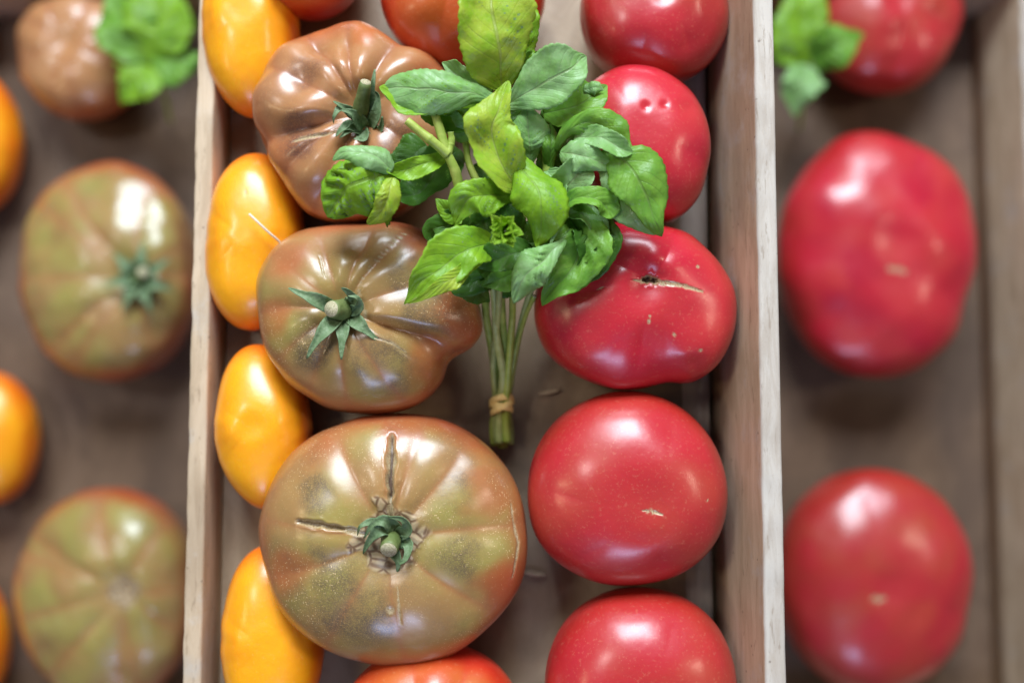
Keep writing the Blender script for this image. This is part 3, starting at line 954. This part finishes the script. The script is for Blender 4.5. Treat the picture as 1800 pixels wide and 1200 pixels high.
bunch_base = ray(882, 700, 0.0)
bunch = tag(empty('basil_bunch', bunch_base), 'fresh green basil bunch with leafy top and tied stems lying among the tomatoes', 'basil')
LV = [
    # (spine, half width, material, options)
    ([(884, 160, 8.4), (873, 85, 10.2), (864, 0, 11.0), (860, -95, 10.6)], 70, L_YELLOW, dict(roll=6, fold=.20, wave=.03, belly=.5, blister=.06)),
    ([(900, 140, 7.4), (918, 60, 8.8), (926, -40, 9.0)], 30, L_BRIGHT, dict(roll=35, fold=.1)),
    ([(930, 150, 7.2), (930, 110, 8.0), (944, 92, 8.0)], 16, L_MID, dict(roll=30)),
    ([(888, 188, 8.2), (945, 152, 9.6), (995, 122, 10.2), (1036, 95, 9.8)], 46, L_PALE_SHEEN, dict(roll=12, fold=.12, blister=.05, wave=.03, belly=.55)),
    ([(955, 200, 7.2), (1000, 188, 8.2), (1040, 172, 8.4), (1064, 152, 7.8)], 38, L_MID, dict(roll=-6, fold=.25, curl=20)),
    ([(1026, 158, 8.6), (1045, 153, 9.0), (1062, 160, 8.8)], 13, L_PALE_SHEEN, dict(roll=0, curl=-50)),
    ([(884, 178, 8.6), (812, 166, 9.8), (738, 158, 10.2), (668, 152, 9.4)], 38, L_PALE_SHEEN, dict(roll=-12, fold=-.06, curl=-22, belly=.66, wave=.05, under=L_BRIGHT, tip=.1, blunt=.55)),
    ([(840, 184, 7.8), (780, 184, 8.6), (718, 178, 9.0), (666, 152, 9.3)], 30, L_BRIGHT, dict(roll=24, fold=.05, curl=20, belly=.66, blunt=.6)),
    ([(862, 190, 7.0), (815, 205, 7.4), (765, 196, 7.6), (742, 180, 7.7)], 30, L_MID, dict(roll=-10, fold=.1)),
    ([(866, 162, 7.0), (820, 138, 7.7), (774, 110, 7.8)], 22, L_PALE_SHEEN, dict(roll=-8, curl=30)),
    ([(760, 196, 7.0), (800, 222, 7.3), (841, 254, 6.9)], 20, L_PALE_SHEEN, dict(roll=18, under=L_MID, blister=.04)),
    ([(700, 298, 8.8), (665, 306, 9.7), (625, 322, 9.8), (592, 350, 9.0), (578, 380, 8.0)], 84, L_BRIGHT, dict(roll=0, fold=-.10, curl=-62, wave=.10, belly=.50, blister=.30, tip=.0, blunt=.5)),
    ([(784, 276, 7.6), (745, 290, 8.4), (705, 300, 8.9), (680, 303, 9.6)], 17, L_BRIGHT, dict(roll=-10, curl=30, belly=.55, blunt=.5)),
    ([(690, 300, 9.4), (660, 276, 10.0), (622, 266, 9.9), (590, 282, 9.3)], 20, L_PALE_SHEEN, dict(roll=10, curl=-40, blister=.2, blunt=.5)),
    ([(690, 312, 9.3), (684, 345, 9.6), (668, 372, 9.2), (645, 392, 8.4)], 17, L_YELLOW, dict(roll=-12, curl=-20, blister=.2, blunt=.5)),
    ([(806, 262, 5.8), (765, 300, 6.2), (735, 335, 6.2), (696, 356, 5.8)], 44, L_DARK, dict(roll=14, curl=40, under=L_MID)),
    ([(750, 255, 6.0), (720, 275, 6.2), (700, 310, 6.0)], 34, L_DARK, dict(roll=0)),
    ([(914, 338, 8.6), (884, 290, 9.9), (866, 228, 10.4), (874, 190, 10.4), (893, 140, 10.2)], 42, L_YELLOW, dict(roll=-4, fold=.16, curl=24, wave=.08, belly=.44, blister=.15)),
    ([(896, 270, 8.7), (932, 312, 10.0), (952, 370, 10.2), (944, 434, 9.4)], 44, L_BRIGHT, dict(roll=6, fold=-.08, curl=-30, wave=.08, belly=.55, tip=.4)),
    ([(972, 345, 9.4), (978, 385, 9.5), (967, 432, 9.1)], 9, L_PALE_SHEEN, dict(roll=0, curl=-60)),
    ([(930, 292, 7.2), (930, 245, 8.4), (926, 188, 8.6)], 33, L_PALE_SHEEN, dict(roll=0, fold=.1, curl=-36, belly=.6, tip=.2, under=L_MID)),
    ([(966, 305, 7.2), (966, 255, 8.1), (968, 213, 8.2)], 18, L_MID, dict(roll=0, curl=-50, belly=.6, tip=.1)),
    ([(862, 265, 7.4), (842, 232, 8.0), (842, 192, 8.2)], 18, L_PALE_SHEEN, dict(roll=0, under=L_MID)),
    ([(978, 266, 8.0), (1000, 226, 9.4), (1048, 215, 10.0), (1085, 240, 10.1), (1122, 280, 9.6)], 27, L_MID, dict(roll=16, fold=.0, curl=-44, belly=.6, wave=.05)),
    ([(1010, 240, 8.8), (1050, 242, 9.8), (1090, 258, 10.2), (1112, 266, 10.0)], 20, L_PALE_SHEEN, dict(roll=0, curl=30)),
    ([(1060, 262, 8.9), (1100, 285, 9.9), (1135, 335, 10.0), (1158, 414, 8.8)], 50, L_MID, dict(roll=-6, fold=.10, curl=-28, belly=.58, tip=.35, wave=.03, blister=.05)),
    ([(1050, 275, 8.5), (1080, 310, 9.3), (1105, 360, 9.2), (1150, 410, 8.5)], 34, L_PALE_SHEEN, dict(roll=16, fold=.1, curl=-14, belly=.55, tip=.4)),
    ([(984, 268, 8.5), (1012, 270, 9.5), (1048, 282, 9.7), (1082, 300, 9.2)], 28, L_PALE_SHEEN, dict(roll=10, curl=-26, blister=.12)),
    ([(978, 352, 7.7), (1000, 325, 8.7), (1018, 300, 8.9), (1032, 278, 8.7)], 33, L_PALE_SHEEN, dict(roll=0, curl=58, fold=.1)),
    ([(974, 376, 7.8), (1012, 350, 9.3), (1052, 346, 9.5), (1070, 360, 9.2), (1078, 386, 8.7)], 23, L_MID, dict(roll=-14, curl=30, belly=.62, tip=.1, under=L_MID)),
    ([(962, 300, 7.6), (978, 330, 8.4), (985, 372, 8.2)], 17, L_PALE_SHEEN, dict(roll=10, curl=40)),
    ([(965, 350, 6.6), (1012, 400, 7.9), (1008, 460, 7.8), (952, 536, 7.0)], 50, L_MID, dict(roll=0, curl=30, blister=.28, wave=.12, under=L_MID, belly=.5, tip=.2)),
    ([(990, 370, 6.4), (1042, 400, 7.6), (1040, 455, 7.4), (985, 515, 6.6)], 36, L_DARK, dict(roll=-16, curl=36, blister=.25, wave=.12, under=L_MID)),
    ([(990, 372, 7.2), (1028, 384, 8.0), (1050, 412, 7.9), (1038, 448, 7.4)], 22, L_PALE_SHEEN, dict(roll=-30, curl=40)),
    ([(992, 420, 8.8), (962, 452, 9.8), (926, 482, 9.8), (904, 532, 8.7)], 32, L_PALE_SHEEN, dict(roll=4, curl=-30, blister=.30, wave=.10, belly=.60, tip=.1)),
    ([(872, 428, 7.6), (822, 438, 9.2), (768, 474, 9.6), (710, 534, 8.8)], 38, L_BRIGHT, dict(roll=-4, fold=.22, curl=16, belly=.45, wave=.03, blister=.06)),
    ([(850, 452, 8.4), (808, 484, 9.7), (768, 506, 9.8), (714, 532, 9.2)], 11, L_YELLOW, dict(roll=-20, curl=10, belly=.5, blister=.02)),
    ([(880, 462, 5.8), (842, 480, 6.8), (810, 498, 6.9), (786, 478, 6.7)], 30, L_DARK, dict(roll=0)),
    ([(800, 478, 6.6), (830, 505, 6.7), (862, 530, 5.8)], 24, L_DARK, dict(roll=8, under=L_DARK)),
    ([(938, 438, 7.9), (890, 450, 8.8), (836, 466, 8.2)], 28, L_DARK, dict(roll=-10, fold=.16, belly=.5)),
    ([(918, 468, 6.4), (884, 488, 7.4), (850, 502, 7.2)], 22, L_MID, dict(roll=-6)),
    ([(905, 345, 8.0), (862, 342, 9.5), (826, 352, 9.7), (794, 394, 8.9)], 35, L_BRIGHT, dict(roll=-8, fold=.20, belly=.55, wave=.09)),
    ([(850, 350, 8.2), (838, 335, 9.6), (828, 316, 9.9)], 17, L_BRIGHT, dict(roll=0, fold=.1)),
    ([(812, 374, 7.4), (790, 372, 8.2), (768, 350, 8.2)], 15, L_BRIGHT, dict(roll=0)),
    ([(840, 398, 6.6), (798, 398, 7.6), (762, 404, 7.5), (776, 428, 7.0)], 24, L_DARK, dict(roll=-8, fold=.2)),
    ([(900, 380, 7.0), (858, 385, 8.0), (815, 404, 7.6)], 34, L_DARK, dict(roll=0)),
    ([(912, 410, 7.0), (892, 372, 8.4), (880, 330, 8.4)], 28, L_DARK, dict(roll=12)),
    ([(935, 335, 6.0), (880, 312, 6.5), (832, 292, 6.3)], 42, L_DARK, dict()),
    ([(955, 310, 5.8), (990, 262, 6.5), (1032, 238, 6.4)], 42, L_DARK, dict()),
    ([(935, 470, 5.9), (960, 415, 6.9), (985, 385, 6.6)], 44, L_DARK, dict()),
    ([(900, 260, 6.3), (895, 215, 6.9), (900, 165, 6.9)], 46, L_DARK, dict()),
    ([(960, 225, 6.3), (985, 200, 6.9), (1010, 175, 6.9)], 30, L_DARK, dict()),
    ([(930, 470, 6.6), (950, 445, 7.8), (960, 425, 7.9)], 22, L_PALE_SHEEN, dict()),
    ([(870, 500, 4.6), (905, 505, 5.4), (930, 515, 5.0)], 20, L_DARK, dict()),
]
for i, (pts, half, mat, o) in enumerate(LV):
    leaf(bunch, bunch_base, settle(pts), half, mat, seed=i * 17 + 3, **o)

# flower-bud tip of small bright leaflets
for k in range(15):
    q = k * 2.399 + random.uniform(-.3, .3)
    out = math.sqrt((k + .6) / 15)
    L = 9 + 19 * out * random.uniform(.75, 1.2)
    c, s_ = math.cos(q), math.sin(q)
    x0, y0 = 888 + 7 * out * c, 406 - 8 * out * s_
    z0 = 8.75 + .25 * (1 - out)
    leaf(bunch, bunch_base, [(x0, y0, z0), (x0 + L * .5 * c, y0 - L * .55 * s_, z0 + .55 + .25 * (1 - out)), (x0 + L * c, y0 - L * 1.1 * s_, z0 + .75 + .5 * (1 - out))], 4.5 + 4 * out, BUD, n=16, m=7, fold=.45, name='bud_leaf', seed=k, under=BUD,
         roll=random.uniform(-35, 35), wave=.10, blunt=1.0, belly=.38)

# stems: cut ends on the crate floor, gathered by the band, fanning up into the leaves
STEMS = [
    ([(870, 782, .55), (868, 745, .75), (872, 712, 1.0), (868, 640, 1.9), (856, 560, 3.4), (850, 515, 4.6), (838, 450, 6.0)], 8.0, STEM),
    ([(884, 786, .55), (882, 745, .75), (884, 712, 1.0), (888, 640, 2.1), (884, 560, 3.9), (880, 500, 5.3), (888, 410, 8.6)], 8.5, STEM),
    ([(897, 780, .55), (895, 745, .75), (893, 712, 1.0), (902, 640, 2.0), (916, 570, 3.5), (928, 525, 4.6), (955, 450, 6.4)], 6.5, PALE_STEM),
    ([(876, 778, 1.1), (875, 745, 1.35), (878, 712, 1.6), (884, 660, 2.3), (874, 590, 3.9), (868, 520, 5.1), (850, 420, 7.0)], 7.5, PALE_STEM),
    ([(890, 776, 1.15), (888, 745, 1.35), (889, 712, 1.65), (894, 650, 2.5), (900, 560, 4.1), (905, 500, 5.4), (930, 300, 7.0)], 7.0, STEM),
    ([(874, 770, .9), (872, 740, 1.1), (874, 712, 1.3), (866, 640, 2.3), (876, 560, 4.6), (880, 490, 6.2)], 6.0, PALE_STEM),
    ([(893, 772, .9), (892, 740, 1.1), (893, 712, 1.3), (906, 620, 2.6), (922, 560, 3.9), (938, 520, 5.0)], 5.0, STEM),
    ([(860, 470, 6.0), (836, 400, 6.6), (813, 345, 7.4), (800, 300, 8.0), (786, 268, 8.4), (772, 228, 8.7), (763, 200, 8.9)], 8.5, STEM),
    ([(788, 272, 8.4), (765, 252, 8.9), (740, 232, 9.2), (716, 212, 9.4)], 7.5, STEM),
    ([(880, 420, 6.3), (850, 345, 6.6), (826, 290, 6.8), (820, 250, 7.0)], 6.5, STEM),
    ([(786, 276, 8.4), (794, 250, 8.5), (792, 232, 8.7)], 6.0, STEM),
    ([(960, 360, 6.4), (962, 300, 7.0), (955, 225, 7.2)], 8.5, STEM),
]
for pts, r, mat in STEMS:
    P = spline([ray(x + random.uniform(-1.6, 1.6), y, z / 100) for x, y, z in settle(pts)], 40)
    R = metres(r * 1.12, .04) * (1 - 0.25 * np.linspace(0, 1, 40)) * (1 + .05 * np.sin(np.linspace(0, 14, 40) + r) + .10 * np.exp(-((np.linspace(0, 1, 40) - .42 - .03 * (r % 3)) / .018) ** 2))
    V, F, mi = tube(P, R, 12)
    link('stem', mesh_from('stem', V - bunch_base, F, [mat, CUT], True, mi), bunch)

# water drops caught in the leaves
DROP = NT('water_drop')
DROP.b.inputs['Base Color'].default_value = (1, 1, 1, 1)
DROP.b.inputs['Roughness'].default_value = 0.02
DROP.b.inputs['IOR'].default_value = 1.33
DROP.b.inputs['Transmission Weight'].default_value = 1.0

# rubber band: three crossing turns round the stems
band_c = ray(882, 712, 0.0115)
V, F = [], []
n_turn, seg, steps = 3, 8, 180
path = []
for i in range(steps):
    u = i / steps
    q = 2 * math.pi * n_turn * u
    rx, rz = 0.0053 + .0003 * math.sin(q * .67), 0.0088
    path.append(band_c + np.array([rx * math.cos(q), 0.0030 * math.sin(2 * math.pi * u * 2 + .6) + 0.0011 * math.sin(q + .8), rz * math.sin(q)]) )
path = np.array(path)
path[:, 2] = np.maximum(path[:, 2], 0.0022)
for i in range(steps):
    T = path[(i + 1) % steps] - path[i - 1]
    T /= np.linalg.norm(T)
    out = path[i] - band_c
    out[1] = 0
    out -= T * (out @ T)
    out /= np.linalg.norm(out)
    wd = np.cross(T, out)
    for k in range(seg):
        a = 2 * math.pi * k / seg
        V.append(path[i] + wd * 0.00155 * math.copysign(abs(math.cos(a)) ** .6, math.cos(a)) + out * 0.0005 * math.copysign(abs(math.sin(a)) ** .6, math.sin(a)))
for i in range(steps):
    for k in range(seg):
        j = (k + 1) % seg
        i2 = (i + 1) % steps
        F.append((i * seg + k, i * seg + j, i2 * seg + j, i2 * seg + k))
b = link('rubber_band', mesh_from('rubber_band', np.array(V) - band_c, F, [BAND]))
b.location = band_c
tag(b, 'tan rubber band wound around the basil stems', 'rubber band')

# pale thread lying over the yellow tomato
P = spline([ray(438, 376, .0478), ray(455, 392, .0474), ray(472, 408, .0455), ray(486, 420, .0430), ray(498, 432, .0400)], 24)
V, F, mi = tube(P, np.full(24, metres(2.2, .045)), 6)
o = link('thread', mesh_from('thread', V - P[0], F, [THREAD, THREAD], True, mi))
o.location = P[0]
tag(o, 'thin pale thread stuck on a yellow tomato', 'thread')

# loose sprigs lying outside the main bunch
def sprig(base, leaves, stem, label):
    e = tag(empty('basil_sprig', base), label, 'basil', 'loose basil sprigs')
    for i, (pts, half, mat, o) in enumerate(leaves):
        leaf(e, base, pts, half, mat, seed=200 + i, **o)
    P = spline([ray(x, y, z / 100) for x, y, z in stem], 24)
    V, F, mi = tube(P, metres(7, .04) * np.ones(24), 10)
    link('stem', mesh_from('stem', V - base, F, [STEM, CUT], True, mi), e)


nz = N_Z * 100
sprig(ray(270, 80, N_Z), [([(268, 112, nz + 7.6), (272, 40, nz + 8.6), (280, -60, nz + 8.0)], 62, L_BRIGHT, {}), ([(264, 108, nz + 7.6), (222, 50, nz + 8.4), (190, -20, nz + 8.0)], 50, L_MID, {}),
                         ([(268, 112, nz + 7.8), (310, 104, nz + 8.2), (350, 96, nz + 7.6)], 46, L_MID, dict(curl=-20)), ([(262, 114, nz + 7.4), (240, 140, nz + 8.2), (214, 180, nz + 7.4)], 42, L_BRIGHT, {})],
      [(300, 215, nz + .5), (290, 170, nz + 4.0), (266, 112, nz + 7.4)], 'loose bright basil sprig leaning on the small reddish brown tomato')
sprig(ray(1420, 60, N_Z), [([(1425, 110, nz + 7.0), (1410, 50, nz + 8.2), (1412, -50, nz + 8.0)], 56, L_BRIGHT, {}), ([(1428, 110, nz + 7.0), (1470, 80, nz + 8.8), (1520, 60, nz + 8.2)], 36, L_MID, {}),
                           ([(1424, 116, nz + 7.0), (1408, 150, nz + 7.8), (1396, 205, nz + 7.0)], 36, L_PALE_SHEEN, {})],
      [(1405, 230, nz + .5), (1412, 170, nz + 4.0), (1426, 112, nz + 6.9)], 'loose basil sprig leaning on the smaller dark red tomato')
# pale splinters on the crate floor
for a, b in (((946, 692), (986, 684)), ((918, 1004), (962, 1010))):
    P = np.array([ray(*a, .0016), ray((a[0] + b[0]) / 2, (a[1] + b[1]) / 2 + 1, .0024), ray(*b, .0016)])
    V, F, mi = tube(spline(P, 8), metres(np.array([1.2, 3.2, 4.2, 4.6, 4.2, 3.6, 2.8, 1.0]), 0), 6, flat=.3)
    o = link('splinter', mesh_from('splinter', V - P[0], F, [CHIP, CHIP], True, mi))
    o.location = P[0]
    tag(o, 'small pale splinter on the crate floor beside the ' + ('stems and red tomatoes' if a[1] < 800 else 'largest ribbed brown tomato'), 'splinter', 'splinters on the crate floor')
